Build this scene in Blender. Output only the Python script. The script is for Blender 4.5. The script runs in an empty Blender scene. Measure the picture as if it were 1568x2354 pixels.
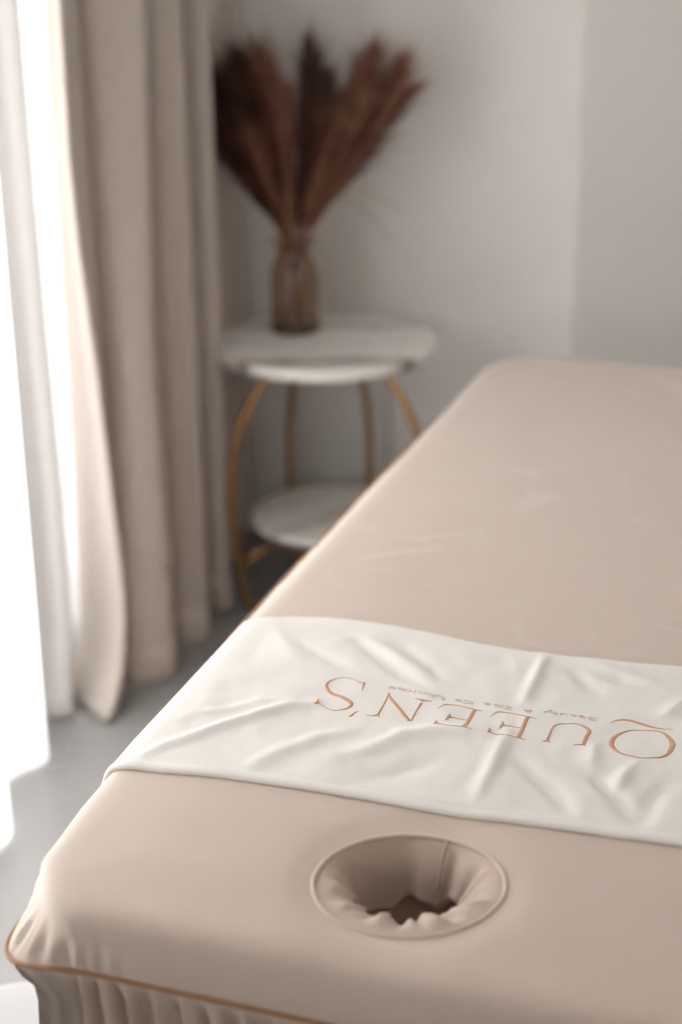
import bpy, bmesh, math, random
from mathutils import Vector, Matrix, noise

# ------------------------------------------------------------------ camera
sc = bpy.context.scene
C = sc.collection
cam_d = bpy.data.cameras.new('camera')
cam_d.sensor_fit = 'VERTICAL'; cam_d.sensor_height = 36.0; cam_d.sensor_width = 24.0
cam_d.lens = 60.33
cam_d.clip_start = 0.05
cam_d.dof.use_dof = True
cam_d.dof.focus_distance = 1.83
cam_d.dof.aperture_fstop = 2.3
cam_d.dof.aperture_blades = 0
camera = bpy.data.objects.new('camera', cam_d); C.objects.link(camera)
_r = Vector((0.94342376, 0.33136718, -0.01213874)); _u = Vector((-0.11165885, 0.3519437, 0.92933736)); _w = Vector((-0.31222405, 0.87540358, -0.36903213))
camera.matrix_world = Matrix(((_r.x, _u.x, -_w.x, 0.750439), (_r.y, _u.y, -_w.y, -1.169923), (_r.z, _u.z, -_w.z, 1.611022), (0, 0, 0, 1)))
sc.camera = camera

# ------------------------------------------------------------------ daylight and exposure
world = bpy.data.worlds.new('overcast_sky'); sc.world = world; world.use_nodes = True
bg = world.node_tree.nodes['Background']
bg.inputs['Color'].default_value = (1.0, 0.975, 0.96, 1); bg.inputs['Strength'].default_value = 3.4
# added soft fill light, unseen, overhead on the window side of the couch
ld = bpy.data.lights.new('added_fill_light', 'AREA'); ld.shape = 'RECTANGLE'; ld.size = 1.0; ld.size_y = 1.4
ld.energy = 1.8; ld.color = (1.0, .96, .93)
lamp = bpy.data.objects.new('added_fill_light', ld); C.objects.link(lamp); lamp.location = (-.15, 1.1, 3.07)
sc.view_settings.view_transform = 'Standard'; sc.view_settings.look = 'None'
sc.view_settings.gamma = 1.0; sc.view_settings.use_curve_mapping = False
sc.view_settings.exposure = 2.1
sc.cycles.use_denoising = True
sc.cycles.max_bounces = 12; sc.cycles.diffuse_bounces = 6; sc.cycles.glossy_bounces = 4
sc.cycles.transparent_max_bounces = 24; sc.cycles.transmission_bounces = 8
sc.cycles.sample_clamp_indirect = 8.0
sc.cycles.caustics_reflective = False; sc.cycles.caustics_refractive = False

BT = 0.70          # height of the couch top
rnd = random.Random(7)

# ------------------------------------------------------------------ helpers
def tag(o, label=None, cat=None, group=None, kind=None):
    if label: o['label'] = label
    if cat: o['category'] = cat
    if group: o['group'] = group
    if kind: o['kind'] = kind
    return o

def empty(name, loc, label=None, cat=None, group=None, kind=None):
    o = bpy.data.objects.new(name, None); C.objects.link(o); o.location = loc
    return tag(o, label, cat, group, kind)

def link(name, verts, faces, mat, parent=None, smooth=True, kind=None, label=None):
    """one mesh object from world coordinates; parented without moving it"""
    off = Vector(parent.matrix_basis.translation) if parent else Vector((0, 0, 0))
    p = parent.parent if parent else None
    while p: off += Vector(p.matrix_basis.translation); p = p.parent
    if parent is None:
        xs = [v[0] for v in verts]; ys = [v[1] for v in verts]; zs = [v[2] for v in verts]
        off = Vector(((min(xs)+max(xs))/2, (min(ys)+max(ys))/2, min(zs)))
    me = bpy.data.meshes.new(name)
    me.from_pydata([(v[0]-off.x, v[1]-off.y, v[2]-off.z) for v in verts], [], faces)
    bm = bmesh.new(); bm.from_mesh(me); bmesh.ops.recalc_face_normals(bm, faces=bm.faces); bm.to_mesh(me); bm.free()
    if smooth:
        for pl in me.polygons: pl.use_smooth = True
    me.materials.append(mat); me.update()
    o = bpy.data.objects.new(name, me); C.objects.link(o)
    if parent: o.parent = parent
    else: o.location = off
    if kind: o['kind'] = kind
    if label: o['label'] = label
    return o

def grid_faces(nu, nv, close_u=False, base=0):
    f = []
    for i in range(nu if close_u else nu-1):
        for j in range(nv-1):
            a = base+i*nv+j; b = base+((i+1) % nu)*nv+j
            f.append((a, b, b+1, a+1))
    return f

def box(x0, x1, y0, y1, z0, z1):
    v = [(x0,y0,z0),(x1,y0,z0),(x1,y1,z0),(x0,y1,z0),(x0,y0,z1),(x1,y0,z1),(x1,y1,z1),(x0,y1,z1)]
    return v, [(0,3,2,1),(4,5,6,7),(0,1,5,4),(1,2,6,5),(2,3,7,6),(3,0,4,7)]

def boxes(bs):
    V = []; F = []
    for b in bs:
        v, f = box(*b); n = len(V); V += v; F += [tuple(i+n for i in q) for q in f]
    return V, F

def catmull(pts, n):
    """n samples per span through the points"""
    P = [tuple(p) for p in pts]; out = []
    k = len(P[0])
    for i in range(len(P)-1):
        p0 = P[max(i-1, 0)]; p1 = P[i]; p2 = P[i+1]; p3 = P[min(i+2, len(P)-1)]
        for j in range(n):
            t = j/n; t2 = t*t; t3 = t2*t
            out.append(tuple(0.5*((2*p1[c]) + (-p0[c]+p2[c])*t + (2*p0[c]-5*p1[c]+4*p2[c]-p3[c])*t2 + (-p0[c]+3*p1[c]-3*p2[c]+p3[c])*t3) for c in range(k)))
    out.append(P[-1]); return out

def tube(pts, rad, seg=10, base=0, closed=False):
    """verts, faces of a tube; rad is a number or one per point"""
    n = len(pts); pts = [Vector(p) for p in pts]; V = []; F = []
    up = None
    for i, p in enumerate(pts):
        if closed: t = pts[(i+1) % n]-pts[i-1]
        else: t = pts[min(i+1, n-1)]-pts[max(i-1, 0)]
        t.normalize()
        if up is None:
            up = Vector((0, 0, 1)) if abs(t.z) < .9 else Vector((1, 0, 0))
        s = t.cross(up); s.normalize(); up = s.cross(t); up.normalize()
        r = rad[i] if isinstance(rad, (list, tuple)) else rad
        for k in range(seg):
            a = 2*math.pi*k/seg; V.append(tuple(p+r*(math.cos(a)*s+math.sin(a)*up)))
    for i in range(n if closed else n-1):
        for k in range(seg):
            a = base+i*seg+k; b = base+i*seg+(k+1) % seg; i2 = (i+1) % n
            F.append((a, b, base+i2*seg+(k+1) % seg, base+i2*seg+k))
    if not closed:
        F.append(tuple(base+k for k in range(seg))[::-1]); F.append(tuple(base+(n-1)*seg+k for k in range(seg)))
    return V, F

def lathe(prof, cx, cy, seg=64, caps=True):
    V = []; F = []
    n = len(prof)
    for i in range(seg):
        a = 2*math.pi*i/seg
        for r, z in prof: V.append((cx+r*math.cos(a), cy+r*math.sin(a), z))
    F = grid_faces(seg, n, True)
    if caps:
        F.append(tuple(i*n for i in range(seg))); F.append(tuple(i*n+n-1 for i in range(seg)))
    return V, F

def lerp(a, b, t): return a+(b-a)*t
def smooth01(t): t = max(0., min(1., t)); return t*t*(3-2*t)
def interp(tab, x):
    if x <= tab[0][0]: return tab[0][1]
    for (a, va), (b, vb) in zip(tab, tab[1:]):
        if x <= b: return lerp(va, vb, (x-a)/(b-a))
    return tab[-1][1]

# ------------------------------------------------------------------ materials
def mat(name, col, rough=.8, metal=0., sheen=0., spec=.5, var=.06, vscale=8., bump=0., bscale=300., stretch=(1,1,1), col2=None, sheen_rough=.5):
    m = bpy.data.materials.new(name); m.use_nodes = True
    nt = m.node_tree; b = nt.nodes['Principled BSDF']
    b.inputs['Roughness'].default_value = rough; b.inputs['Metallic'].default_value = metal
    b.inputs['Specular IOR Level'].default_value = spec
    if sheen:
        b.inputs['Sheen Weight'].default_value = sheen; b.inputs['Sheen Roughness'].default_value = sheen_rough
        b.inputs['Sheen Tint'].default_value = (1, .96, .93, 1)
    tc = nt.nodes.new('ShaderNodeTexCoord'); mp = nt.nodes.new('ShaderNodeMapping'); mp.inputs['Scale'].default_value = stretch
    nt.links.new(tc.outputs['Object'], mp.inputs['Vector'])
    nz = nt.nodes.new('ShaderNodeTexNoise'); nz.inputs['Scale'].default_value = vscale; nz.inputs['Detail'].default_value = 5
    nt.links.new(mp.outputs[0], nz.inputs['Vector'])
    mx = nt.nodes.new('ShaderNodeMix'); mx.data_type = 'RGBA'
    c2 = col2 or tuple(c*(1-var) for c in col)
    c1 = col if col2 else tuple(min(1, c*(1+var)) for c in col)
    mx.inputs['A'].default_value = (*c1, 1); mx.inputs['B'].default_value = (*c2, 1)
    nt.links.new(nz.outputs['Fac'], mx.inputs['Factor']); nt.links.new(mx.outputs['Result'], b.inputs['Base Color'])
    if bump:
        n2 = nt.nodes.new('ShaderNodeTexNoise'); n2.inputs['Scale'].default_value = bscale; n2.inputs['Detail'].default_value = 3
        nt.links.new(mp.outputs[0], n2.inputs['Vector'])
        bp = nt.nodes.new('ShaderNodeBump'); bp.inputs['Strength'].default_value = bump; bp.inputs['Distance'].default_value = .001
        nt.links.new(n2.outputs['Fac'], bp.inputs['Height']); nt.links.new(bp.outputs[0], b.inputs['Normal'])
    return m

M_wall = mat('wall_paint', (.80,.775,.75), .75, var=.01, vscale=2)
M_wall2 = mat('angled_wall_paint', (.80,.775,.75), .75, var=.01, vscale=2)
M_ceil = mat('ceiling_paint', (.62,.61,.595), .9, var=.01)
M_floor = mat('grey_floor', (.30,.295,.295), .36, var=.05, vscale=3, bump=.03, bscale=60)
M_out = mat('terrace_paving', (.6,.6,.6), .9)
M_frame = mat('white_window_frame', (.85,.85,.85), .5)
M_bed = mat('beige_couch_cover', (.56,.455,.385), .58, sheen=.5, spec=.4, var=.035, vscale=5, bump=.12, bscale=700)
def creased(m):
    """faint pressed creases from the folded sheet, on the far half of the cover"""
    nt = m.node_tree; b = nt.nodes['Principled BSDF']; N = nt.nodes.new; L = nt.links.new
    tc = N('ShaderNodeTexCoord'); mp = N('ShaderNodeMapping'); mp.inputs['Rotation'].default_value = (0, 0, .12)
    L(tc.outputs['Object'], mp.inputs['Vector'])
    vo = N('ShaderNodeTexVoronoi'); vo.feature = 'DISTANCE_TO_EDGE'; vo.inputs['Scale'].default_value = 8.0; vo.inputs['Randomness'].default_value = .32
    L(mp.outputs[0], vo.inputs['Vector'])
    ed = N('ShaderNodeMapRange'); ed.interpolation_type = 'SMOOTHSTEP'
    ed.inputs['From Min'].default_value = 0; ed.inputs['From Max'].default_value = .028; ed.inputs['To Min'].default_value = 1; ed.inputs['To Max'].default_value = 0
    L(vo.outputs['Distance'], ed.inputs['Value'])
    nz = N('ShaderNodeTexNoise'); nz.inputs['Scale'].default_value = 6; L(tc.outputs['Object'], nz.inputs['Vector'])
    ms = N('ShaderNodeMapRange'); ms.inputs['From Min'].default_value = .48; ms.inputs['From Max'].default_value = .66; L(nz.outputs['Fac'], ms.inputs['Value'])
    sx = N('ShaderNodeSeparateXYZ'); L(tc.outputs['Object'], sx.inputs[0])
    fy = N('ShaderNodeMapRange'); fy.inputs['From Min'].default_value = -.42; fy.inputs['From Max'].default_value = -.25; L(sx.outputs['Y'], fy.inputs['Value'])
    def mul(a, c):
        n = N('ShaderNodeMath'); n.operation = 'MULTIPLY'; L(a, n.inputs[0])
        if isinstance(c, float): n.inputs[1].default_value = c
        else: L(c, n.inputs[1])
        return n.outputs[0]
    f = mul(mul(ed.outputs[0], ms.outputs[0]), fy.outputs[0])
    mx = N('ShaderNodeMix'); mx.data_type = 'RGBA'; mx.inputs['B'].default_value = (.70, .60, .53, 1)
    L(b.inputs['Base Color'].links[0].from_socket, mx.inputs['A']); L(mul(f, .34), mx.inputs['Factor']); L(mx.outputs['Result'], b.inputs['Base Color'])
    old = b.inputs['Normal'].links[0].from_node
    bp = N('ShaderNodeBump'); bp.inputs['Strength'].default_value = .35; bp.inputs['Distance'].default_value = .002
    L(f, bp.inputs['Height']); L(bp.outputs[0], old.inputs['Normal'])
creased(M_bed)
M_skirt = mat('taupe_couch_skirt', (.54,.44,.37), .8, sheen=.15, spec=.2, var=.05, vscale=8, bump=.15, bscale=600)
M_pipe = mat('tan_piping', (.32,.165,.075), .6, sheen=.1, var=.12, vscale=60)
M_towel = mat('white_cotton', (.80,.77,.735), .85, sheen=.25, spec=.2, var=.02, vscale=10, bump=.25, bscale=900)
M_thread = mat('copper_thread', (.56,.30,.165), .42, sheen=.3, spec=.6, var=.16, vscale=120, bump=.5, bscale=900, stretch=(1,.25,1))
M_thread2 = mat('pale_thread', (.76,.63,.55), .6, var=.1, vscale=300)
M_drape = mat('taupe_linen_drape', (.51,.45,.405), .9, sheen=.2, spec=.15, var=.09, vscale=120, stretch=(1,1,.25), bump=.3, bscale=260)
M_lining_white = mat('white_curtain_cloth', (.60,.59,.585), .9, sheen=.1, spec=.15, var=.03, vscale=60, bump=.1, bscale=400)
M_gold = mat('brushed_gold', (.47,.275,.11), .35, metal=1., var=.05, vscale=30)
M_stool = mat('white_woven_fabric', (.50,.50,.525), .9, var=.06, vscale=420, bump=.5, bscale=420)
M_plume = mat('dried_plume', (.40,.20,.13), .85, spec=.1, col2=(.17,.08,.053), vscale=14)
M_plume_dark = mat('dark_dried_plume', (.20,.10,.066), .9, spec=.1, col2=(.035,.022,.017), vscale=16)
M_stem = mat('straw_stem', (.42,.25,.11), .8, var=.25, vscale=40)
M_stem_dark = mat('dark_stem', (.16,.075,.055), .8, var=.25, vscale=40)

# face cloth lining in the same cover fabric, a little deeper in tone
M_lining = mat('couch_lining', (.54,.43,.36), .75, sheen=.2, spec=.25, var=.05, vscale=14, bump=.12, bscale=700)

def marble(name, vein_at, vein_dir):
    m = mat(name, (.87,.845,.81), .3, col2=(.79,.76,.73), vscale=5)
    nt = m.node_tree; b = nt.nodes['Principled BSDF']
    base = b.inputs['Base Color'].links[0].from_socket
    tc = nt.nodes.new('ShaderNodeTexCoord')
    nz = nt.nodes.new('ShaderNodeTexNoise'); nz.inputs['Scale'].default_value = 5.5; nz.inputs['Detail'].default_value = 6; nz.inputs['Distortion'].default_value = .6
    nt.links.new(tc.outputs['Object'], nz.inputs['Vector'])
    dot = nt.nodes.new('ShaderNodeVectorMath'); dot.operation = 'DOT_PRODUCT'; dot.inputs[1].default_value = vein_dir
    nt.links.new(tc.outputs['Object'], dot.inputs[0])
    def mth(op, a, bb):
        n = nt.nodes.new('ShaderNodeMath'); n.operation = op
        for i, s in enumerate((a, bb)):
            if s is None: continue
            if isinstance(s, (int, float)): n.inputs[i].default_value = s
            else: nt.links.new(s, n.inputs[i])
        return n.outputs[0]
    w = mth('MULTIPLY', mth('SUBTRACT', nz.outputs['Fac'], .5), .13)
    d = mth('ADD', dot.outputs['Value'], w)
    out = base
    for at, wid, strength in vein_at:
        band = mth('SUBTRACT', 1.0, mth('DIVIDE', mth('ABSOLUTE', mth('SUBTRACT', d, at), None), wid))
        n = nt.nodes.new('ShaderNodeClamp'); nt.links.new(band, n.inputs[0])
        mx = nt.nodes.new('ShaderNodeMix'); mx.data_type = 'RGBA'; mx.inputs['B'].default_value = (.20,.15,.12,1)
        nt.links.new(out, mx.inputs['A']); nt.links.new(mth('MULTIPLY', n.outputs[0], strength), mx.inputs['Factor'])
        out = mx.outputs['Result']
    nt.links.new(out, b.inputs['Base Color'])
    return m
_vd = (.312, -.95, 0)
M_marble = marble('veined_marble', ((.168,.032,1.0), (-.10,.03,.6), (.03,.012,.2)), _vd)
M_marble2 = marble('veined_marble_shelf', ((.02,.02,.6), (-.1,.02,.3)), (.8,-.6,0))

def sheer_mat():
    m = bpy.data.materials.new('sheer_voile'); m.use_nodes = True; nt = m.node_tree; nt.nodes.clear()
    out = nt.nodes.new('ShaderNodeOutputMaterial')
    tr = nt.nodes.new('ShaderNodeBsdfTransparent'); tr.inputs[0].default_value = (1,1,1,1)
    tl = nt.nodes.new('ShaderNodeBsdfTranslucent'); tl.inputs[0].default_value = (.84,.83,.83,1)
    df = nt.nodes.new('ShaderNodeBsdfDiffuse'); df.inputs[0].default_value = (.84,.83,.83,1)
    m1 = nt.nodes.new('ShaderNodeMixShader'); m1.inputs[0].default_value = .62
    nt.links.new(df.outputs[0], m1.inputs[1]); nt.links.new(tl.outputs[0], m1.inputs[2])
    m2 = nt.nodes.new('ShaderNodeMixShader')
    # the woven threads: cover grows a little where the weave is denser
    tc = nt.nodes.new('ShaderNodeTexCoord'); nz = nt.nodes.new('ShaderNodeTexNoise'); nz.inputs['Scale'].default_value = 300
    mr = nt.nodes.new('ShaderNodeMapRange'); mr.inputs['To Min'].default_value = .80; mr.inputs['To Max'].default_value = .92
    nt.links.new(tc.outputs['Object'], nz.inputs['Vector']); nt.links.new(nz.outputs['Fac'], mr.inputs['Value'])
    nt.links.new(mr.outputs[0], m2.inputs[0])
    nt.links.new(tr.outputs[0], m2.inputs[1]); nt.links.new(m1.outputs[0], m2.inputs[2]); nt.links.new(m2.outputs[0], out.inputs[0])
    return m
M_sheer = sheer_mat()

def thin_glass(name, tint, rough=.03):
    m = bpy.data.materials.new(name); m.use_nodes = True; nt = m.node_tree; nt.nodes.clear()
    out = nt.nodes.new('ShaderNodeOutputMaterial')
    tr = nt.nodes.new('ShaderNodeBsdfTransparent'); tr.inputs[0].default_value = (*tint, 1)
    gl = nt.nodes.new('ShaderNodeBsdfGlossy'); gl.inputs['Roughness'].default_value = rough
    lw = nt.nodes.new('ShaderNodeLayerWeight')
    pw = nt.nodes.new('ShaderNodeMath'); pw.operation = 'POWER'; pw.inputs[1].default_value = 5
    ad = nt.nodes.new('ShaderNodeMath'); ad.operation = 'MULTIPLY_ADD'; ad.inputs[1].default_value = .95; ad.inputs[2].default_value = .04
    nt.links.new(lw.outputs['Facing'], pw.inputs[0]); nt.links.new(pw.outputs[0], ad.inputs[0])
    mx = nt.nodes.new('ShaderNodeMixShader'); nt.links.new(ad.outputs[0], mx.inputs[0])
    nt.links.new(tr.outputs[0], mx.inputs[1]); nt.links.new(gl.outputs[0], mx.inputs[2]); nt.links.new(mx.outputs[0], out.inputs[0])
    return m
M_glass = thin_glass('window_glass', (.97,.985,.98))
M_vase = thin_glass('smoked_amber_glass', (.87,.79,.72), .05)
M_vase_base = thin_glass('thick_glass_base', (.6,.57,.47), .05)

# ------------------------------------------------------------------ room
XR = 1.75                       # inner face of the wall on the right, out of frame
XW = -0.95                     # inner face of the window wall
YB = 2.48                      # inner face of the wall behind the table
def struct(name, V, F, m, smooth=False, parent=None):
    o = link(name, V, F, m, parent, smooth)
    if parent is None: o['kind'] = 'structure'
    return o
struct('floor', *box(XW-.15, XR+.12, -3.7, 4.2, -.05, 0), M_floor)
struct('ceiling', *box(XW-.15, XR+.12, -3.7, 4.2, 3.1, 3.15), M_ceil)
WY0, WY1, WZ1 = -.35, 1.92, 2.0      # window opening
struct('wall_left', *boxes([(XW-.15, XW, -3.7, WY0, 0, 3.1), (XW-.15, XW, WY1, YB+.12, 0, 3.1), (XW-.15, XW, WY0, WY1, WZ1, 3.1)]), M_wall)
struct('wall_back', *box(XW, 0.0, YB, YB+.12, 0, 3.1), M_wall)
ANG = math.radians(33)
ex, ey = XR, YB+XR*math.tan(ANG)
struct('wall_back_angled', [(0,YB,0),(ex,ey,0),(ex-.05,ey+.12,0),(-.05,YB+.12,0),(0,YB,3.1),(ex,ey,3.1),(ex-.05,ey+.12,3.1),(-.05,YB+.12,3.1)],
       [(0,3,2,1),(4,5,6,7),(0,1,5,4),(1,2,6,5),(2,3,7,6),(3,0,4,7)], M_wall2)
struct('wall_right', *box(XR, XR+.12, -3.7, ey+.1, 0, 3.1), M_wall)
QX0, QX1, QZ0, QZ1 = .45, 1.15, 1.10, 1.95      # unseen window added behind the camera to fill the room with light
struct('wall_front', *boxes([(XW-.15, QX0, -3.82, -3.7, 0, 3.1), (QX1, XR+.12, -3.82, -3.7, 0, 3.1), (QX0, QX1, -3.82, -3.7, 0, QZ0), (QX0, QX1, -3.82, -3.7, QZ1, 3.1)]), M_wall)
win_fill = empty('window_added_fill', ((QX0+QX1)/2, -3.76, QZ0), kind='structure')
link('window_frame', *boxes([(QX0, QX1, -3.79, -3.74, QZ0, QZ0+.05), (QX0, QX1, -3.79, -3.74, QZ1-.05, QZ1), (QX0, QX0+.05, -3.79, -3.74, QZ0+.05, QZ1-.05), (QX1-.05, QX1, -3.79, -3.74, QZ0+.05, QZ1-.05)]), M_frame, win_fill, False)
link('pane', *box(QX0+.05, QX1-.05, -3.768, -3.762, QZ0+.05, QZ1-.05), M_glass, win_fill, False)

# window: white frame, two sashes, glass
win = empty('window_1', (XW-.09, (WY0+WY1)/2, 0), kind='structure')
x0, x1 = XW-.12, XW-.06
link('window_frame', *boxes([(x0, x1, WY0, WY1, 0, .035), (x0, x1, WY0, WY1, WZ1-.06, WZ1), (x0, x1, WY0, WY0+.06, .035, WZ1-.06), (x0, x1, WY1-.06, WY1, .035, WZ1-.06)]), M_frame, win, False)
for (ya, yb, zr) in ((WY0+.06, .62, .14), (.62, 1.74, .14), (1.74, WY1-.06, .32)):
    sash = link('sash', *boxes([(x0+.01, x1-.01, ya, ya+.035, .035, WZ1-.06), (x0+.01, x1-.01, yb-.035, yb, .035, WZ1-.06), (x0+.01, x1-.01, ya+.035, yb-.035, zr, zr+.07), (x0+.01, x1-.01, ya+.035, yb-.035, WZ1-.10, WZ1-.06)]), M_frame, win, False)
    link('pane', *box(x0+.025, x0+.031, ya+.035, yb-.035, zr+.07, WZ1-.10), M_glass, sash, False)
    link('pane', *box(x0+.025, x0+.031, ya+.035, yb-.035, .035, zr), M_glass, sash, False)
# the balcony above shades the upper part of the window
struct('ceiling_balcony', *box(XW-1.6, XW-.15, -3, 5, 2.45, 2.6), M_ceil)
# terrace outside, seen only as white through the voile
struct('ground_terrace', *box(-6.0, XW-.15, -6, 7, -.12, -.03), M_out)

# ------------------------------------------------------------------ curtains
def curtain(name, prof_z, zs, m, parent, thick):
    """prof_z(z) -> list of (x, y) along the cloth; a sheet with real thickness"""
    rows = [prof_z(z) for z in zs]
    nu = len(rows[0]); nv = len(zs)
    V = []
    for i in range(nu):
        for j in range(nv): V.append((rows[j][i][0], rows[j][i][1], zs[j]))
    o = link(name, V, grid_faces(nu, nv), m, parent)
    if thick:
        md = o.modifiers.new('cloth_thickness', 'SOLIDIFY'); md.thickness = thick; md.offset = 0
    return o

NOSE = [(0,1.44),(.03,1.485),(.076,1.522),(.15,1.548),(.25,1.556),(.49,1.528),(.75,1.501),(.915,1.472),(1.14,1.458),(1.36,1.466),(2.6,1.47)]
EDGE = [(0,1.515),(.02,1.535),(.06,1.578),(.12,1.602),(.44,1.622),(.74,1.63),(1.34,1.645),(2.6,1.65)]
FOLD2 = [(0,0.),(.3,0.),(.7,-.018),(1.0,0.),(1.35,.022),(2.6,.03)]
DR0 = [(-.685,1.603),(-.655,1.628),(-.632,1.672),(-.655,1.715),(-.715,1.745),(-.72,1.770),(-.69,1.793),(-.658,1.803),(-.633,1.832),(-.636,1.860),(-.66,1.878),(-.73,1.915),(-.735,1.955),(-.695,1.984),(-.66,1.990),(-.646,2.012),(-.675,2.04),(-.76,2.075),(-.775,2.11),(-.745,2.14),(-.735,2.17),(-.76,2.21),(-.785,2.235),(-.755,2.265),(-.748,2.30),(-.78,2.335),(-.80,2.36),(-.775,2.385),(-.765,2.42),(-.785,2.458),(-.84,2.466),(-.92,2.468)]
def drape_prof(z):
    ye, yn, d2 = interp(EDGE, z), interp(NOSE, z), interp(FOLD2, z)
    ctl = [(-.815, ye+.03), (-.785, ye), (-.73, lerp(ye, yn, .52)), (-.690, lerp(ye, yn, .9)), (-.672, yn), (-.682, lerp(yn, 1.612, .3)), (-.705, lerp(yn, 1.612, .75)), (-.714, 1.604)]
    for i, (x, y) in enumerate(DR0):
        ctl.append((x, y+(d2 if 1 <= i <= 3 else 0)))
    return catmull(ctl, 7)
drape = empty('drape_curtain', (-.70, 1.95, .012), 'heavy taupe linen curtain hanging in deep folds beside the marble table', 'curtain')
zs = [.012,.03,.06,.09,.12,.17,.22,.28,.34,.42,.5,.6,.7,.8,.95,1.1,1.3,1.5,1.8,2.1,2.55,3.08]
cloth = curtain('cloth', drape_prof, zs, M_drape, drape, .004)
def hem_prof(z): return [(x, y) for x, y in drape_prof(z)]
# stitched hem: a doubled band along the foot of the curtain
hem = curtain('hem', hem_prof, [.010,.03,.06,.088], M_drape, drape, .0075)

SH0 = [(-.74,-1.0),(-.67,-.87),(-.74,-.74),(-.66,-.62),(-.73,-.5),(-.62,-.35),(-.70,-.2),(-.58,-.06),(-.67,.08),(-.56,.22),(-.66,.36),(-.56,.5),(-.67,.62),(-.58,.75),(-.69,.88),(-.665,.98),(-.652,1.035),(-.69,1.10),(-.748,1.17),(-.752,1.225),(-.72,1.283),(-.745,1.335),(-.80,1.375),(-.835,1.40),(-.86,1.44),(-.87,1.5),(-.878,1.58),(-.872,1.66),(-.88,1.75),(-.874,1.84),(-.88,1.93),(-.885,1.985),(-.905,1.975),(-.912,1.90),(-.905,1.82),(-.912,1.73),(-.905,1.64),(-.912,1.56),(-.905,1.47)]
def sheer_prof(z):
    out = []
    for i, (x, y) in enumerate(SH0):
        g = 1+.35*(1-min(z/.5, 1))**2*(.5+.5*math.sin(i*2.3))
        out.append((-.715+(x+.715)*(.75+.25*g) if i < 17 else x, y))
    return catmull(out, 6)
sheer = empty('sheer_curtain', (-.72, .3, .004), 'translucent white voile curtain glowing in front of the window', 'curtain')
curtain('cloth', sheer_prof, [.004,.03,.06,.09,.14,.2,.3,.45,.6,.9,1.3,1.8,2.55,3.08], M_sheer, sheer, 0)
curtain('hem', lambda z: [(x+.0015, y) for x, y in sheer_prof(z)], [.004,.02,.04,.065], M_sheer, sheer, 0)

# the voile's neighbour: a plain opaque white curtain drawn to its edge
LN0 = [(-.865,1.505),(-.83,1.488),(-.795,1.481),(-.768,1.474),(-.756,1.462),(-.766,1.450),(-.785,1.440),(-.801,1.424),(-.806,1.408),(-.822,1.398),(-.85,1.40)]
LN_DY = [(0,0.),(.18,.028),(.4,.033),(.75,.020),(1.06,.014),(1.36,.010),(2.6,0.)]
def lining_prof(z):
    dy = interp(LN_DY, z); return catmull([(x, y+dy*(.4 if i > 6 else 1)) for i, (x, y) in enumerate(LN0)], 7)
lining = empty('white_curtain', (-.80, 1.45, .004), 'narrow opaque white curtain edge between the glowing voile and the taupe curtain', 'curtain')
curtain('cloth', lining_prof, [.004,.03,.06,.09,.14,.2,.3,.45,.6,.8,1.1,1.4,1.8,2.55,3.08], M_lining_white, lining, .003)
curtain('hem', lining_prof, [.002,.02,.04,.06], M_lining_white, lining, .006)

# ------------------------------------------------------------------ round marble table
TX, TY = -.465, 2.16
table = empty('side_table', (TX, TY, 0), 'round two-tier marble side table with curved gold legs', 'table')
def disc(name, r, z, th, m):
    b = .006
    prof = [(0.0, z-th), (r-b*1.6, z-th), (r-b*.5, z-th+b*.5), (r, z-th+b*1.3), (r, z-b*.6), (r-b*.25, z-b*.2), (r-b*.8, z), (r*.7, z), (r*.35, z), (0.0, z)]
    V = []; F = []; seg = 96; n = len(prof)
    for i in range(seg):
        a = 2*math.pi*i/seg
        for rr, zz in prof[1:-1]: V.append((TX+rr*math.cos(a), TY+rr*math.sin(a), zz))
    n -= 2; F = grid_faces(seg, n, True)
    V += [(TX, TY, z-th), (TX, TY, z)]; c0 = seg*n
    for i in range(seg):
        j = (i+1) % seg; F.append((c0, j*n, i*n)); F.append((c0+1, i*n+n-1, j*n+n-1))
    o = link(name, V, F, m, table)
    for pl in o.data.polygons: pl.use_smooth = True
    return o
disc('table_top', .24, .60, .024, M_marble)
disc('lower_shelf', .172, .205, .02, M_marble2)
RT = [(.576,.112),(.555,.128),(.50,.165),(.42,.205),(.33,.226),(.24,.2285),(.15,.220),(.07,.207),(.016,.197)]
for a in (222, 356.6, 85.3, 133.3):
    ca, sa = math.cos(math.radians(a)), math.sin(math.radians(a))
    pts = [(TX+r*ca, TY+r*sa, z) for z, r in catmull(RT, 5)]
    # the rod turns inwards along the floor at its foot
    pts += [(TX+r*ca, TY+r*sa, z) for r, z in ((.185,.009),(.165,.008),(.10,.008),(.02,.008))]
    leg = link('leg', *tube(pts, .0085, 12), M_gold, table)
    link('shelf_bracket', *tube([(TX+r*ca, TY+r*sa, z) for r, z in ((.213,.118),(.16,.140),(.10,.162),(.05,.176))], .0075, 10), M_gold, leg)
ringp = [(TX+.105*math.cos(t*math.pi/24), TY+.105*math.sin(t*math.pi/24), .569) for t in range(48)]
link('top_ring', *tube(ringp, .0065, 10, closed=True), M_gold, table)

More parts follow.
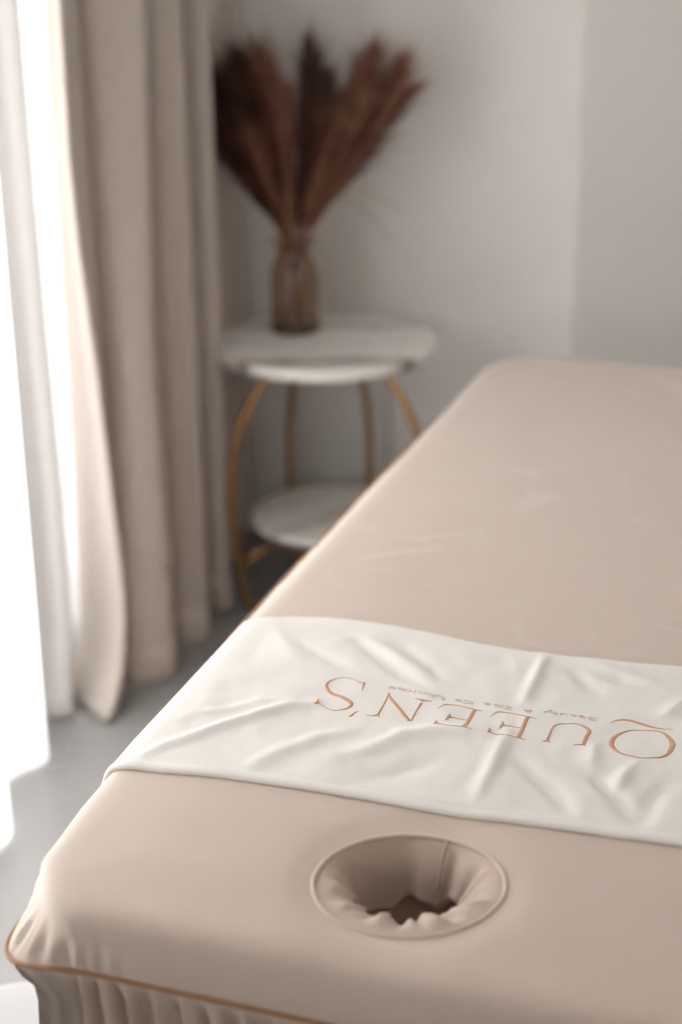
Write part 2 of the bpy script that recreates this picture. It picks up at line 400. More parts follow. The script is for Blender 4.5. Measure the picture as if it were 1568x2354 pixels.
# ------------------------------------------------------------------ glass vase
VX, VY, VZ = -.556, 2.212, .6005
vase = empty('glass_vase', (VX, VY, VZ), 'smoked amber glass vase with flared rim on the marble table', 'vase')
vp = [(.0525,0),(.0545,.006),(.0535,.03),(.0525,.07),(.053,.105),(.051,.128),(.045,.150),(.0385,.168),(.0375,.178),(.041,.189),(.049,.1985),(.051,.200)]
vpz = catmull(vp, 4)
V, F = lathe([(r, VZ+z) for r, z in vpz]+[(r-.003, VZ+z) for r, z in vpz[::-1] if z > .012], VX, VY, 64, False)
link('body', V, F, M_vase, vase)
link('glass_base', *lathe([(.0505, VZ+.001), (.0515, VZ+.006), (.049, VZ+.012)], VX, VY, 48), M_vase_base, vase)

# ------------------------------------------------------------------ dried plumes, each stands on its own stem in the vase
ORD = [('leftmost plume of the bunch, dark brown, leaning against the curtain', -.150, -.045, .345, 1, .085),
       ('tall dark plume behind the leftmost one, tip beside the curtain', -.128, .03, .395, 1, .09),
       ('dark brown plume third from the left in the vase', -.105, -.07, .375, 1, .085),
       ('brown plume fourth from the left, with a bushy frayed tip', -.080, .02, .405, 0, .09),
       ('short blackish plume low in front at the left of the bunch', -.075, -.08, .28, 1, .07),
       ('reddish plume left of the middle notch', -.022, -.06, .375, 0, .07),
       ('upright plume in the middle, tallest of the central ones', .035, .02, .415, 1, .062),
       ('reddish brown plume in front centre of the bunch', .012, -.08, .335, 0, .065),
       ('narrow dark plume just right of the centre', .060, .03, .355, 1, .06),
       ('tall chestnut plume leaning right, the highest tip on that side', .165, .0, .42, 0, .075),
       ('chestnut plume leaning right, second from the right edge', .215, .02, .395, 0, .08),
       ('rightmost chestnut plume leaning far over with loose strands', .238, -.03, .36, 0, .08),
       ('short brown plume deep in the middle, behind the notch', .095, .05, .315, 1, .075),
       ('short reddish plume in front, between the centre and the right group', .115, -.07, .275, 0, .075),
       ('short brown plume in front, between the left group and the centre', -.045, -.09, .25, 0, .07),
       ('lowest plume on the left side, blackish and drooping toward the curtain', -.160, -.06, .30, 1, .085),
       ('dark brown plume just above the lowest one on the left side', -.150, .0, .335, 1, .085),
       ('brown plume leaning right in front, lowest on that side', .175, -.06, .335, 0, .07)]
def plume(label, dx, dy, dz, dark, wid, k):
    mouth = Vector((VX+dx*.14, VY+dy*.15, VZ+.20))
    foot = Vector((VX-dx*.10+.012*math.cos(k*2.4), VY+.018*math.sin(k*2.4), VZ+.014))
    tip = Vector((VX+.004+dx, VY+dy, VZ+.20+dz-.045))
    mid = mouth.lerp(tip, .5)+Vector((dx*.0, 0, .006))
    path = [Vector(p) for p in catmull([foot, mouth, mid, tip], 10)]
    root = empty('dried_plume', foot, label, 'dried plume', 'dried plumes in the glass vase')
    root.location = foot
    n = len(path)
    link('stem', *tube(path, [lerp(.0022, .0009, i/(n-1)) for i in range(n)], 6), M_stem_dark if k % 4 else M_stem, root)
    rr = random.Random(100+k)
    # wispy panicle: fine hairs springing from the upper part of the stem
    V = []; F = []
    L = (tip-mouth).length
    for tuft in range(120):
        s = rr.random()**.75
        t = .03+.96*s                        # along mouth -> tip
        fi = 10+t*20; i0 = min(int(fi), n-2); p = path[i0].lerp(path[i0+1], min(fi-i0, 1))
        tan = (path[min(i0+1, n-1)]-path[max(i0-1, 0)]).normalized()
        a = rr.uniform(0, 2*math.pi)
        s1 = tan.cross(Vector((0, 1, .2))).normalized(); s2 = tan.cross(s1)
        env = .36+.64*smooth01(s*1.3)
        ln0 = lerp(.06, .135, rr.random()**.8)*(1-.30*smooth01((s-.6)/.4))
        sp0 = wid*env*rr.uniform(.10, 1.0)*.86
        for h in range(18):
            aa = a+rr.gauss(0, .3)
            side = math.cos(aa)*s1+math.sin(aa)*s2*.8
            ln = ln0*rr.uniform(.55, 1.12); spread = sp0*rr.uniform(.7, 1.15)*ln/ln0
            p0 = p+tan*rr.uniform(-.012, .012)
            e = p0+tan*ln*.95+side*spread
            e += Vector((rr.gauss(0, .004), rr.gauss(0, .004), rr.gauss(0, .004)-.010*rr.random()))
            m_ = p0.lerp(e, .5)+side*spread*.12
            wv = tan.cross(side).normalized()*rr.uniform(.0004, .0010)
            b = len(V)
            V += [tuple(p0-wv), tuple(p0+wv), tuple(m_-wv), tuple(m_+wv), tuple(e)]
            F += [(b, b+1, b+3, b+2), (b+2, b+3, b+4)]
    # stray fine hairs that fray the outline
    for h in range(170):
        s = rr.random()**.6; t = .25+.74*s; fi = 10+t*20; i0 = min(int(fi), n-2); p = path[i0].lerp(path[i0+1], min(fi-i0, 1))
        tan = (path[min(i0+1, n-1)]-path[max(i0-1, 0)]).normalized()
        aa = rr.uniform(0, 6.283); s1 = tan.cross(Vector((0, 1, .2))).normalized(); side = math.cos(aa)*s1+math.sin(aa)*tan.cross(s1)*.7
        e = p+tan*rr.uniform(.05, .12)+side*wid*rr.uniform(.5, 1.25)
        m_ = p.lerp(e, .5)+side*wid*.12
        wv = tan.cross(side).normalized()*.0007; b = len(V)
        V += [tuple(p-wv), tuple(p+wv), tuple(m_-wv), tuple(m_+wv), tuple(e)]
        F += [(b, b+1, b+3, b+2), (b+2, b+3, b+4)]
    link('plume', V, F, M_plume_dark if dark else M_plume, root, True, 'stuff')
    # pale bracts where the stem leaves the vase
    V = []; F = []
    for h in range(16):
        t = rr.uniform(.02, .30); fi = 10+t*20; i0 = int(fi); p = path[i0]
        a = rr.uniform(0, 6.28); tan = (path[i0+1]-path[i0]).normalized()
        s1 = tan.cross(Vector((0, 1, .2))).normalized(); side = math.cos(a)*s1+math.sin(a)*tan.cross(s1)
        e = p+tan*rr.uniform(.04, .09)+side*rr.uniform(.006, .018)
        wv = tan.cross(side).normalized()*.0022; m_ = p.lerp(e, .5)+side*.004; b = len(V)
        V += [tuple(p-wv), tuple(p+wv), tuple(m_-wv), tuple(m_+wv), tuple(e)]
        F += [(b, b+1, b+3, b+2), (b+2, b+3, b+4)]
    if k in (1, 2, 5, 7, 12): link('bract', V, F, M_stem, root, True, 'stuff')
    return path
paths = [plume(*a, k) for k, a in enumerate(ORD)]
# loose arching strands that hang out of the right side of the bunch
rr = random.Random(5)
for k, (st, lab, pts) in enumerate([
    (11, 'long pale strand arching out low at the right of the bunch', [(0,0,0),(.05,-.01,.10),(.13,-.02,.118),(.20,-.03,.105),(.255,-.04,.085)]),
    (11, 'thin strand drooping below the other at the right of the bunch', [(0,0,0),(.05,-.02,.09),(.13,-.03,.10),(.19,-.04,.06),(.225,-.05,.02)]),
    (11, 'fine strand reaching out right halfway up the bunch', [(0,0,0),(.07,-.01,.13),(.16,-.02,.19),(.22,-.03,.205),(.27,-.03,.21)]),
    (11, 'fine strand reaching out right high in the bunch', [(0,0,0),(.07,0,.16),(.17,-.01,.26),(.24,-.02,.295),(.30,-.02,.30)])]):
    base = Vector((VX+.012, VY-.01+.004*k, VZ+.20))
    P = [base+Vector(p) for p in pts]
    ft = Vector((VX-.01+.006*k, VY+.01, VZ+.015))
    path = [Vector(p) for p in catmull([ft]+P, 8)]
    o = link('dried_strand', *tube(path, [lerp(.0013, .0006, i/(len(path)-1)) for i in range(len(path))], 6), M_stem_dark if k != 0 else M_stem, None)
    tag(o, lab, 'dried strand', 'loose dried strands in the glass vase')

# traced stitch centre lines (x mm, y mm, width mm) and the creases of the towel (points m, height mm, spread mm)
LETTERS = {
    'S': [[(186.65, 481.67, 3), (188.7, 472.04, 2.6), (190.75, 461.55, 0.6)], [(187.43, 479.35, 2.2), (181.5, 480.0, 2), (174.09, 484.08, 1.3), (164.58, 487.51, 1.1), (156.88, 485.67, 1.1), (150.01, 477.23, 1.6), (147.12, 467.53, 3.2), (150.38, 456.38, 5), (159.43, 446.61, 5.8), (172.64, 440.85, 6.2), (182.68, 435.39, 6), (188.93, 429.69, 5.6), (189.28, 420.6, 3.4), (183.78, 413.31, 1.4), (176.58, 408.84, 1.1), (167.89, 410.57, 1.2), (157.98, 415.6, 1.6), (153.67, 417.27, 3)], [(150.55, 428.66, 0.6), (152.45, 421.82, 3), (153.41, 415.96, 4), (150.24, 414.93, 0.6)]],
    'apostrophe': [[(202.88, 414.99, 0.5), (199.42, 410.23, 1.6), (198.41, 403.89, 3.2), (195.77, 400.63, 0.8)]],
    'N': [[(221.8, 465.34, 1.8), (224.09, 436.54, 2.2), (225.44, 411.21, 2.8)], [(213.1, 408.38, 0.6), (221.74, 410.6, 1.4), (224.81, 413.1, 4), (229.1, 409.71, 0.6)], [(220.72, 465.93, 2), (227.32, 453.66, 4), (243.84, 433.81, 5.2), (253.54, 421.28, 5.8), (262.18, 410.99, 5.4)], [(264.16, 411.04, 1.2), (262.99, 432.48, 2.2), (262.97, 453.82, 3)], [(252.69, 461.3, 0.5), (259.69, 459.86, 2.5), (262.45, 458.9, 5), (265.0, 459.11, 2.5), (273.09, 461.13, 0.5)]],
    'E': [[(322.82, 458.96, 4.8), (323.61, 434.3, 5), (324.16, 409.56, 4.8)], [(333.12, 456.56, 0.6), (322.93, 457.48, 1.6), (305.14, 459.89, 1.2), (291.2, 458.41, 1.6), (286.92, 453.35, 1.2), (283.65, 445.88, 0.4)], [(322.35, 431.23, 1), (307.56, 431.14, 1.2), (302.15, 430.27, 2.5)], [(299.95, 439.42, 0.5), (301.11, 431.42, 4.5), (299.73, 421.47, 0.5)], [(333.69, 407.76, 0.5), (324.3, 409.03, 1.4), (311.41, 407.71, 1), (298.58, 408.47, 1.5), (292.42, 410.26, 3)], [(289.83, 420.02, 0.5), (291.64, 412.94, 4), (290.68, 408.52, 1)]],
    'U': [[(441.94, 413.97, 0.5), (451.28, 417.9, 2), (456.29, 417.21, 0.5)], [(452.87, 416.96, 4.6), (452.39, 435.9, 5), (452.85, 448.58, 5), (447.33, 456.72, 4.2), (437.3, 460.43, 1.8), (427.85, 457.95, 1.2), (418.83, 453.48, 1.6), (414.3, 445.02, 2.4), (414.05, 429.31, 2.4), (414.51, 413.18, 2.6)], [(409.67, 411.6, 0.5), (414.19, 414.55, 3), (418.54, 412.16, 0.5)]],
    'Q': [[(479.77, 431.61, 6.2), (479.97, 444.92, 5.4), (485.83, 458.16, 3.6), (493.52, 465.77, 1.6), (505.98, 470.45, 1.1), (519.54, 472.77, 1.6), (529.96, 468.7, 3.6), (538.6, 458.19, 6), (542.19, 446.2, 6.6), (540.51, 429.78, 5), (534.23, 418.61, 3), (525.62, 413.52, 1.6), (515.45, 409.62, 1.1), (504.5, 410.0, 1.6), (494.49, 412.42, 3), (485.42, 420.37, 5.2), (479.77, 431.61, 6.2)], [(470.01, 472.94, 0.5), (475.72, 481.55, 1.6), (484.8, 486.05, 3.2), (494.75, 485.92, 4.4), (509.61, 481.62, 4), (526.89, 478.79, 1.2), (537.43, 482.53, 0.4)]],
}
WRINKLES = [
  ( [(0.013, 0.263), (0.036, 0.292), (0.065, 0.33), (0.101, 0.375), (0.127, 0.403), (0.149, 0.417)] , 5 , 8 ),
  ( [(0.01, 0.342), (0.033, 0.36), (0.062, 0.379), (0.089, 0.405), (0.137, 0.425)] , 2 , 7 ),
  ( [(0.134, 0.272), (0.155, 0.306), (0.179, 0.339), (0.206, 0.369)] , 4 , 11 ),
  ( [(0.216, 0.312), (0.243, 0.341), (0.267, 0.381), (0.298, 0.398), (0.341, 0.412)] , 5 , 11 ),
  ( [(0.084, 0.557), (0.115, 0.537), (0.147, 0.513)] , -3 , 8 ),
  ( [(0.041, 0.575), (0.078, 0.533), (0.112, 0.493)] , 1.5 , 9 ),
  ( [(0.147, 0.58), (0.191, 0.539), (0.222, 0.514), (0.254, 0.496)] , -4 , 8 ),
  ( [(0.185, 0.598), (0.23, 0.558), (0.268, 0.518)] , -2.5 , 8 ),
  ( [(0.16, 0.59), (0.208, 0.551), (0.249, 0.523)] , 2.5 , 8 ),
  ( [(0.368, 0.617), (0.369, 0.556), (0.371, 0.495)] , 4 , 6 ),
  ( [(0.371, 0.417), (0.372, 0.349), (0.373, 0.277)] , 3.5 , 7 ),
  ( [(0.469, 0.381), (0.486, 0.35), (0.509, 0.322), (0.53, 0.294)] , -5 , 8 ),
  ( [(0.465, 0.418), (0.469, 0.381), (0.481, 0.362)] , 4 , 7 ),
  ( [(0.389, 0.374), (0.42, 0.342), (0.449, 0.315), (0.462, 0.285)] , -4 , 9 ),
  ( [(0.404, 0.584), (0.441, 0.54)] , -3 , 8 ),
  ( [(0.447, 0.581), (0.476, 0.574)] , -3 , 8 ),
  ( [(0.415, 0.617), (0.451, 0.6), (0.494, 0.585)] , 2.5 , 9 ),
  ( [(0.500, 0.330), (0.505, 0.365), (0.512, 0.395)] , 4 , 7 ),
  ( [(0.522, 0.507), (0.537, 0.544)] , 3 , 8 ),
  ( [(0.539, 0.28), (0.54, 0.323), (0.549, 0.37)] , -3 , 9 ),
  ( [(0.245, 0.271), (0.28, 0.3), (0.315, 0.34)] , -2.5 , 10 ),
]
# word, x and y of its first and last letter on the baseline, letter height
WORDS = [('Beauty', .4545, .3965, .4815, .4790, .0105), ('&', .3850, .3748, .4745, .4745, .0100), ('Spa', .3620, .3285, .4745, .4755, .0105), ('Co', .3175, .2965, .4745, .4740, .0105), ('Limited', .2835, .2165, .4755, .4825, .0105)]

# ------------------------------------------------------------------ treatment couch
CW, CL = .70, 1.85
INS = .03
HX, HY, HA, HB, HR = .350, .129, .0895, .0815, math.radians(27)     # face hole
# distance from the flat top's border out to the piping, along each side
OPL = [(-.05,.036),(.07,.038),(.11,.045),(.16,.054),(.35,.064),(.58,.080),(.68,.089),(.85,.091),(1.3,.089),(1.7,.078),(1.9,.06)]

# the same for the soft upper shoulder
SHL = [(-.05,.033),(.05,.034),(.10,.038),(.16,.045),(.30,.050),(1.7,.048),(1.9,.045)]

def perimeter():
    """points on the border of the flat top, with outward normal"""
    out = []
    x0, x1, y0, y1 = INS, CW-INS, INS, CL-INS
    rh, rf = .040, .075
    def arc(cx, cy, r, a0, a1, n):
        for i in range(n):
            a = math.radians(lerp(a0, a1, i/n)); out.append((cx+r*math.cos(a), cy+r*math.sin(a), math.cos(a), math.sin(a)))
    def seg(ax, ay, bx, by, nx, ny, n, pw=1.):
        for i in range(n):
            t = (i/n)**pw; out.append((lerp(ax, bx, t), lerp(ay, by, t), nx, ny))
    arc(x0+rh, y0+rh, rh, 180, 270, 26)
    seg(x0+rh, y0, x1-rh, y0, 0, -1, 190)
    arc(x1-rh, y0+rh, rh, 270, 360, 26)
    seg(x1, y0+rh, x1, y1-rf, 1, 0, 200)
    arc(x1-rf, y1-rf, rf, 0, 90, 20)
    seg(x1-rf, y1, x0+rf, y1, 0, 1, 80)
    arc(x0+rf, y1-rf, rf, 90, 180, 20)
    seg(x0, y1-rf, x0, y0+rh, -1, 0, 260)
    return out
PER = perimeter()
def piping_out(x, y, nx, ny):
    """distance and height of the piping beyond the border"""
    side = interp(OPL, y)
    w = abs(nx)
    o = side*w*w+.048*(1-w*w)
    z = -.058
    dl = math.hypot(min(x-INS, CW-INS-x), y-INS) if y < .3 else 9
    cx = min(x, CW-x)
    c = math.exp(-((cx-.042)**2+(y-.042)**2)/.018**2)         # the pulled ear at the head corners
    return o+.022*c, z-.009*c
def shoulder_out(x, y, nx, ny):
    w = abs(nx)
    s = interp(SHL, y)*w*w+(.044 if y < CL/2 else .04)*(1-w*w)
    return s-.010*(2*abs(nx*ny))*(1 if y < .3 else 0)
def hole_pt(ang, k=1., add=0.):
    c, s = math.cos(ang-HR), math.sin(ang-HR)
    r = (HA+add)*(HB+add)/math.sqrt(((HB+add)*c)**2+((HA+add)*s)**2)*k
    return HX+r*math.cos(ang), HY+r*math.sin(ang)
def top_z(x, y):
    """soft undulation of the padded top"""
    d = math.hypot(x-HX, y-HY)-.085
    edge = max(0., min(x, CW-x, y, CL-y)); q = smooth01(edge/.12)
    z = .0035*q+.0014*noise.noise(Vector((x*4, y*3, 1.3)))*q+.0008*noise.noise(Vector((x*4, y*15, 4.1)))*q
    z -= .0045*math.exp(-(max(d, 0)/.022)**2)
    z -= .0035*math.exp(-((x-.36)**2/.05**2+(y-.235)**2/.02**2))
    return BT+z
couch = empty('treatment_couch', (CW/2, CL/2, 0), 'long beige padded massage couch with face hole and gathered skirt', 'couch')
PROF = [(0,0),(.012,-.0003),(.023,-.0014),(.032,-.0038),(.0385,-.0080),(.0430,-.0145),(.0455,-.0225)]
NP = len(PER); K = 64
OUT = []
for (px, py, nx, ny) in PER:
    o, zp = piping_out(px, py, nx, ny); OUT.append((px+nx*o, py+ny*o))
OUTL = [0.]
for p_, q_ in zip(OUT, OUT[1:]): OUTL.append(OUTL[-1]+math.hypot(p_[0]-q_[0], p_[1]-q_[1]))
V = []
for i, (px, py, nx, ny) in enumerate(PER):
    ang = math.atan2(py-HY, px-HX)
    hx, hy = hole_pt(ang)
    for k in range(K):
        t = (k/(K-1))**1.7
        x, y = lerp(hx, px, t), lerp(hy, py, t)
        z = top_z(x, y)
        if k == 0: z -= .002
        V.append((x, y, z))
    o, zp = piping_out(px, py, nx, ny); sh = shoulder_out(px, py, nx, ny)
    # rounded shoulder, then the side falls to the piping
    cx = min(px, CW-px); gat = math.exp(-((cx-.05)**2/.06**2+(py-.045)**2/.06**2))
    s_along = OUTL[i]
    for k, (a, b) in enumerate(PROF[1:]):
        f = a/.0455*sh
        V.append((px+nx*f, py+ny*f, BT+b+top_z(px, py)-BT))
    a0, b0 = PROF[-1]; f0 = sh
    for k in range(1, 7):
        t = k/6
        f = lerp(f0, o, t**1.3)+.003*math.sin(math.pi*t)
        w = .0036*(1-.9*smooth01((t-.6)/.4))*gat*(math.sin(s_along*290+1.5*math.sin(s_along*70))+.6*math.sin(s_along*190+1))*smooth01(t*1.2)
        w += .0016*noise.noise(Vector((px*12, py*12, t*2)))*t
        V.append((px+nx*(f+w), py+ny*(f+w), BT+lerp(b0, zp, t)))
link('cover', V, grid_faces(NP, K+len(PROF)-1+6, True), M_bed, couch)
pts = []
for (px, py, nx, ny) in PER:
    o, zp = piping_out(px, py, nx, ny); wv = .0012*noise.noise(Vector((px*9, py*9, 7)))
    pts.append((px+nx*(o+.001), py+ny*(o+.001), BT+zp-.001+wv))
link('piping', *tube(pts, .0027, 8, closed=True), M_pipe, couch)

# skirt: gathered under the piping, hangs to just above the floor
V = []; lev = [0,.006,.016,.028,.042,.06,.085,.12,.18,.26,.36,.48,.60]
per_len = [0.]
for a, b in zip(PER, PER[1:]+PER[:1]): per_len.append(per_len[-1]+math.hypot(a[0]-b[0], a[1]-b[1]))
PH = 0.
for i, (px, py, nx, ny) in enumerate(PER):
    o, zp = piping_out(px, py, nx, ny)
    PH += 2*math.pi*(OUTL[i]-OUTL[i-1] if i else 0)*(1/.038+(1/.032)*math.exp(-(math.hypot(min(px, CW-px)-.06, py-.03)/.09)**2))
    s = per_len[i]+.6*abs(nx*ny)*.05
    cx = min(px, CW-px); ear = math.exp(-((cx-.042)**2+(py-.042)**2)/.02**2)
    ph = PH+2.2*noise.noise(Vector((px*9, py*9, 0)))+.9*math.sin(s*27)
    am = .0105*(1+.6*noise.noise(Vector((px*5, py*5, 3))))
    for dz in lev:
        t = smooth01(dz/.05)
        f = (o-.003)-(.014+.022*ear)*t
        w = am*smooth01(dz/.035)*(math.sin(ph+dz*1.5)+.35*math.sin(2.3*ph+1+dz*4))
        # pleats open and merge lower down
        w += .010*smooth01((dz-.04)/.2)*math.sin(.5*ph+2*dz)
        V.append((px+nx*(f+w), py+ny*(f+w), BT+zp-.004-dz))
link('skirt', V, grid_faces(NP, len(lev), True), M_skirt, couch)
# folding frame hidden under the skirt carries the pad
link('frame', *boxes([(x, x+.05, y, y+.05, 0, .60) for x in (.09, CW-.14) for y in (.12, CL-.17)]+[(.07, CW-.07, .24, CL-.08, .585, .632)]), M_skirt, couch, False)

# face hole: welt at the rim, gathered lining and the padded sleeve below
N = 144
pts = []
for i in range(N):
    a = 2*math.pi*i/N; x, y = hole_pt(a, 1., .0005); pts.append((x, y, top_z(x, y)-.0005))
welt = link('hole_rim', *tube(pts, .0026, 8, closed=True), M_bed, couch)
N = 360; rr = random.Random(11)
def ang_tab(tab, deg):
    deg %= 360
    tab = [(tab[-1][0]-360, tab[-1][1])]+tab+[(tab[0][0]+360, tab[0][1])]
    for (p, vp_), (q, vq) in zip(tab, tab[1:]):
        if p <= deg <= q: return lerp(vp_, vq, smooth01((deg-p)/(q-p)))
# how far the gathered cloth reaches in, and how deep it hangs, round the hole (0 deg = +x, 90 deg = towards the foot)
R_IN = [(20,.56),(52,.66),(72,.70),(95,.66),(112,.80),(140,.86),(165,.72),(192,.60),(225,.54),(270,.50),(315,.50),(345,.53)]
DEP = [(20,.022),(52,.034),(80,.050),(104,.047),(125,.066),(150,.062),(172,.034),(195,.018),(230,.011),(270,.009),(310,.010),(345,.014)]
AMP = [(20,1.),(60,.55),(90,.18),(125,.12),(160,.35),(190,.9),(230,1.),(270,1.),(320,1.)]
waves = [(7, .4, .8), (9, 2.1, .9), (13, 4.0, .8), (16, 1.2, .6), (23, 3.3, .35)]
V = []; J = 30
SEAM = math.radians(78)
for i in range(N):
    a = 2*math.pi*i/N; dg = math.degrees(a)
    rin, depth, am_ = ang_tab(R_IN, dg), ang_tab(DEP, dg), ang_tab(AMP, dg)
    wv = sum(m*math.sin(n*a+p) for n, p, m in waves)/2.2
    w2 = sum(m*math.sin(n*a+p+1.3) for n, p, m in waves)/2.2
    x0_, y0_ = hole_pt(a, 1., -.001); zr = top_z(x0_, y0_)-.001
    da = (a-SEAM+math.pi) % (2*math.pi)-math.pi
    seam = math.exp(-(da/.035)**2)
    for j in range(J):
        t = j/(J-1)
        puff = math.sin(math.pi*min(1, t*1.05))
        amp = smooth01((t-.08)/.5)*am_
        k = lerp(1, rin, t**.8)+.075*amp*wv-.035*seam*smooth01(t*3)
        z = zr-depth*(t**1.15)+.0045*puff*am_+.0062*amp*w2
        x, y = hole_pt(a, k); V.append((x, y, z))
    # turned-under hem
    for dk, dz in ((-.025, -.003), (-.01, -.007), (.05, -.009)):
        x, y = hole_pt(a, rin+.075*am_*wv-.035*seam+dk); V.append((x, y, z+dz))
lining_o = link('hole_lining', V, grid_faces(N, J+3, True), M_lining, couch)
pts = []
for t in (0, .2, .4, .6, .8, 1.):
    x, y = hole_pt(SEAM+.05, lerp(.985, .655, t**.8)); pts.append((x, y, BT-.001-.050*t**1.15))
link('seam', *tube(pts, .0011, 6), M_lining, lining_o)
V = []
for i in range(96):
    a = 2*math.pi*i/96
    for k, z in ((.985, -.012), (.95, -.03), (.92, -.055), (.91, -.08), (.90, -.115), (.6, -.118), (.02, -.118)):
        w = 1+.03*math.sin(5*a+1)*(z < -.03)
        x, y = hole_pt(a, k*w); V.append((x, y, BT+z))
link('hole_sleeve', V, grid_faces(96, 7, True), M_lining, couch)

# ------------------------------------------------------------------ towel across the couch
YN = [(-.2,.226),(.0,.229),(.05,.238),(.107,.244),(.2,.248),(.3,.249),(.385,.252),(.47,.257),(.58,.264),(.75,.270)]
YF = [(-.2,.606),(.0,.613),(.04,.627),(.085,.634),(.13,.637),(.17,.636),(.227,.630),(.285,.6195),(.34,.617),(.39,.6185),(.46,.626),(.523,.634),(.75,.645)]
def seg_d(p, a, b):
    ax, ay = a; bx, by = b; dx, dy = bx-ax, by-ay; l = dx*dx+dy*dy
    t = max(0, min(1, ((p[0]-ax)*dx+(p[1]-ay)*dy)/l)) if l else 0
    return math.hypot(p[0]-ax-t*dx, p[1]-ay-t*dy), t
def wrinkle(x, y):
    h = 0.
    for pts, amp, sig in WRINKLES:
        best = 9; n = len(pts)-1; tt = 0
        for i in range(n):
            d, t = seg_d((x, y), pts[i], pts[i+1])
            if d < best: best = d; tt = (i+t)/n
        s = sig/1000
        if best < 3.5*s:
            end = .45+.55*math.sin(math.pi*min(max(tt, .0), 1.))
            h += amp/1000*end*math.exp(-(best/s)**2*.75)
    h = max(h, -.0028) if h < 0 else h
    h += .0013*noise.noise(Vector((x*22, y*16, 2.2)))+.0007*noise.noise(Vector((x*50+y*20, y*40-x*14, 5.)))
    return h
def towel_z(x, y):
    e = min(y-interp(YN, x), interp(YF, x)-y); q = smooth01(max(e, 0)/.03)
    return top_z(x, y)+.0052+(.35+.65*q)*wrinkle(x, y)*1.15
# the cloth follows the flat top and then the shoulder and side of the couch
def cross(s, y):
    """s: running length across the couch -> x, z (of the couch) and outward slope"""
    side = interp(SHL, y)
    prof = [(a/.0455*side, b) for a, b in PROF]
    prof += [(lerp(prof[6][0], interp(OPL, y), t**1.3)+.003*math.sin(math.pi*t), lerp(PROF[6][1], -.058, t)) for t in (.25,.5,.75,1.)]
    e = interp(OPL, y); prof += [(e+.003,-.075),(e+.002,-.10),(e,-.15)]
    left = s < CW/2
    a = (INS-s) if left else (s-(CW-INS))
    if a <= 0: return s, None, (0., 1.)
    for (o0, z0), (o1, z1) in zip(prof, prof[1:]):
        l = math.hypot(o1-o0, z1-z0)
        if a <= l or (o1, z1) == prof[-1]:
            t = min(a/l, 1.5); nx, nz = (z0-z1)/l, (o1-o0)/l
            o = lerp(o0, o1, t)+nx*.0055; z = lerp(z0, z1, t)+nz*.0055
            return (INS-o if left else CW-INS+o), z, (-nx if left else nx, nz)
        a -= l
NU = 300; NVt = 120; s0, s1 = INS-.105, CW-INS+.105
V = []
def towel_pt(s, v, lift=0.):
    x_, z_, a = cross(s, .42)
    xs = max(0.0, min(CW, s))
    y = lerp(interp(YN, xs), interp(YF, xs), v)
    if s < INS+.02: y += (.006*(INS+.02-s)/.05)*(1-v)
    x, z, a = cross(s, y)
    if z is None: return x, y, towel_z(x, y), 0., 1.
    bl = smooth01(1-(INS-s if s < CW/2 else s-CW+INS)/.03)
    return x, y, top_z(max(.03, min(CW-.03, x)), y)+z+1.15*wrinkle(max(x, 0), y)*bl, a[0], a[1]
ROLL_N = [(.0005,-.0061),(-.0012,-.0050),(-.0022,-.0030),(-.0018,-.0008),(.0,.0006),(.004,.0012),(.0085,.0010),(.0105,.0002)]
ROLL_F = [(.0,.0),(.0012,-.0015),(.0010,-.0040),(-.0005,-.0046)]
nv = len(ROLL_N)+NVt+len(ROLL_F)-1
for i in range(NU+1):
    s = lerp(s0, s1, i/NU)
    a = towel_pt(s, 0)
    col = [(a[0]+dz*a[3], a[1]+dy, a[2]+dz*a[4]) for dy, dz in ROLL_N]
    for j in range(1, NVt):
        v = lerp(.034, 1, (j-1)/(NVt-2)); col.append(towel_pt(s, v)[:3])
    b = towel_pt(s, 1.); col = col[:-1]+[(b[0]+dz*b[3], b[1]+dy, b[2]+dz*b[4]) for dy, dz in ROLL_F]
    V += col
nv = len(V)//(NU+1)
towel = empty('white_towel', (CW/2, .43, BT), 'white cotton towel embroidered with copper lettering, laid across the couch', 'towel')
link('cloth', V, grid_faces(NU+1, nv), M_towel, towel)

# satin-stitch lettering that follows the cloth
def ribbon(strokes, mat_, name, dx=0., dy=0.):
    V = []; F = []
    for st in strokes:
        P = catmull([(x/1000+dx, y/1000+dy, w/1000) for x, y, w in st], 9)
        n = len(P); b = len(V)
        for i, (x, y, w) in enumerate(P):
            a = P[max(i-1, 0)]; c = P[min(i+1, n-1)]
            tx, ty = c[0]-a[0], c[1]-a[1]; l = math.hypot(tx, ty) or 1; nx, ny = -ty/l, tx/l
            for u in (-1, -.75, -.4, 0, .4, .75, 1):
                qx, qy = x+nx*w*.5*u, y+ny*w*.5*u
                st_ = .00010*math.sin(i*2.2)
                cap = .15 if i in (0, n-1) else 1
                V.append((qx, qy, towel_z(qx, qy)-.0002+cap*(.0010+st_)*math.sqrt(max(0, 1-u*u))*min(1, w/.0025+.35)))
        F += grid_faces(n, 7, False, b)
    return link(name, V, F, mat_, towel)
for key in ('Q', 'U', 'E', 'E2', 'N', 'apostrophe', 'S'):
    if key == 'E2': ribbon(LETTERS['E'], M_thread, 'embroidered_letter', .0599, .0010)
    else: ribbon(LETTERS[key], M_thread, 'embroidered_letter')

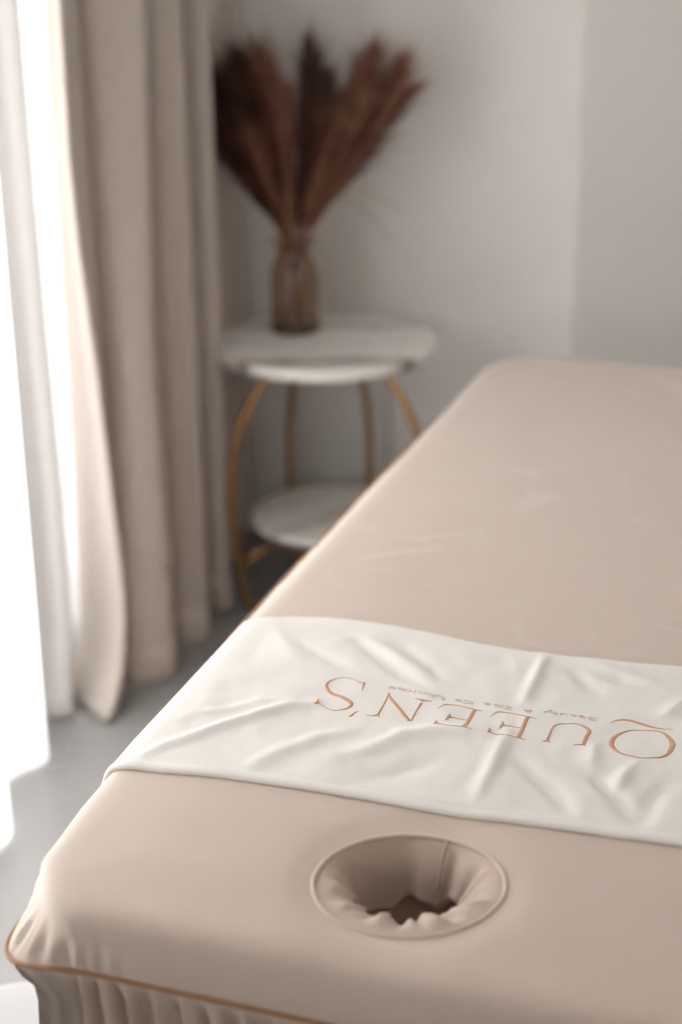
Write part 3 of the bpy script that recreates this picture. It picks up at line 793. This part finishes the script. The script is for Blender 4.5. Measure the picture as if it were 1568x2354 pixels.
def word(txt, xa, xb, ya, yb, size):
    """small stitched word; it reads from the foot of the couch, so it runs towards -x with its tops towards -y"""
    cu = bpy.data.curves.new('word', 'FONT'); cu.body = txt; cu.size = 1; cu.offset = -.012; cu.resolution_u = 3
    to = bpy.data.objects.new('word', cu); C.objects.link(to)
    dg = bpy.context.evaluated_depsgraph_get(); me = to.evaluated_get(dg).to_mesh()
    vs = [v.co.copy() for v in me.vertices]; fs = [tuple(p.vertices) for p in me.polygons]
    to.to_mesh_clear() if hasattr(to, 'to_mesh_clear') else None
    bpy.data.objects.remove(to); bpy.data.curves.remove(cu)
    w0 = min(v.x for v in vs); w1 = max(v.x for v in vs)
    def place(v, dz):
        t = (v.x-w0)/(w1-w0); x = lerp(xa, xb, t); y = lerp(ya, yb, t)-v.y*size
        return x, y, towel_z(x, y)+dz
    n = len(vs); V = [place(v, .0009) for v in vs]+[place(v, -.0002) for v in vs]
    edges = {}
    for f in fs:
        for a, b in zip(f, f[1:]+f[:1]): edges[(a, b)] = 1
    F = list(fs)+[(b, a, a+n, b+n) for (a, b) in edges if (b, a) not in edges]
    return link('embroidered_word', V, F, M_thread2, towel, False)
for a in WORDS: word(*a)

# ------------------------------------------------------------------ low stool beside the head of the couch
stool = empty('footstool', (-.215, .33, 0), 'low round white woven footstool beside the head end of the couch', 'stool')
V = []; F = []
prof = [(.0,.045),(.13,.045),(.160,.05),(.172,.062),(.1755,.085),(.1765,.12),(.1755,.155),(.171,.178),(.158,.192),(.12,.199),(.06,.201),(.0,.202)]
link('cushion', *lathe([(max(r, .0005), z) for r, z in catmull(prof, 4)], -.215, .33, 72), M_stool, stool)
link('seam', *tube([(-.215+.1775*math.cos(t*math.pi/36), .33+.1775*math.sin(t*math.pi/36), .172) for t in range(72)], .0025, 6, closed=True), M_stool, stool)
for k in range(4):
    a = math.pi/4+k*math.pi/2
    link('foot', *lathe([(.014, 0), (.016, .004), (.02, .046)], -.215+.12*math.cos(a), .33+.12*math.sin(a), 16), M_stem, stool)
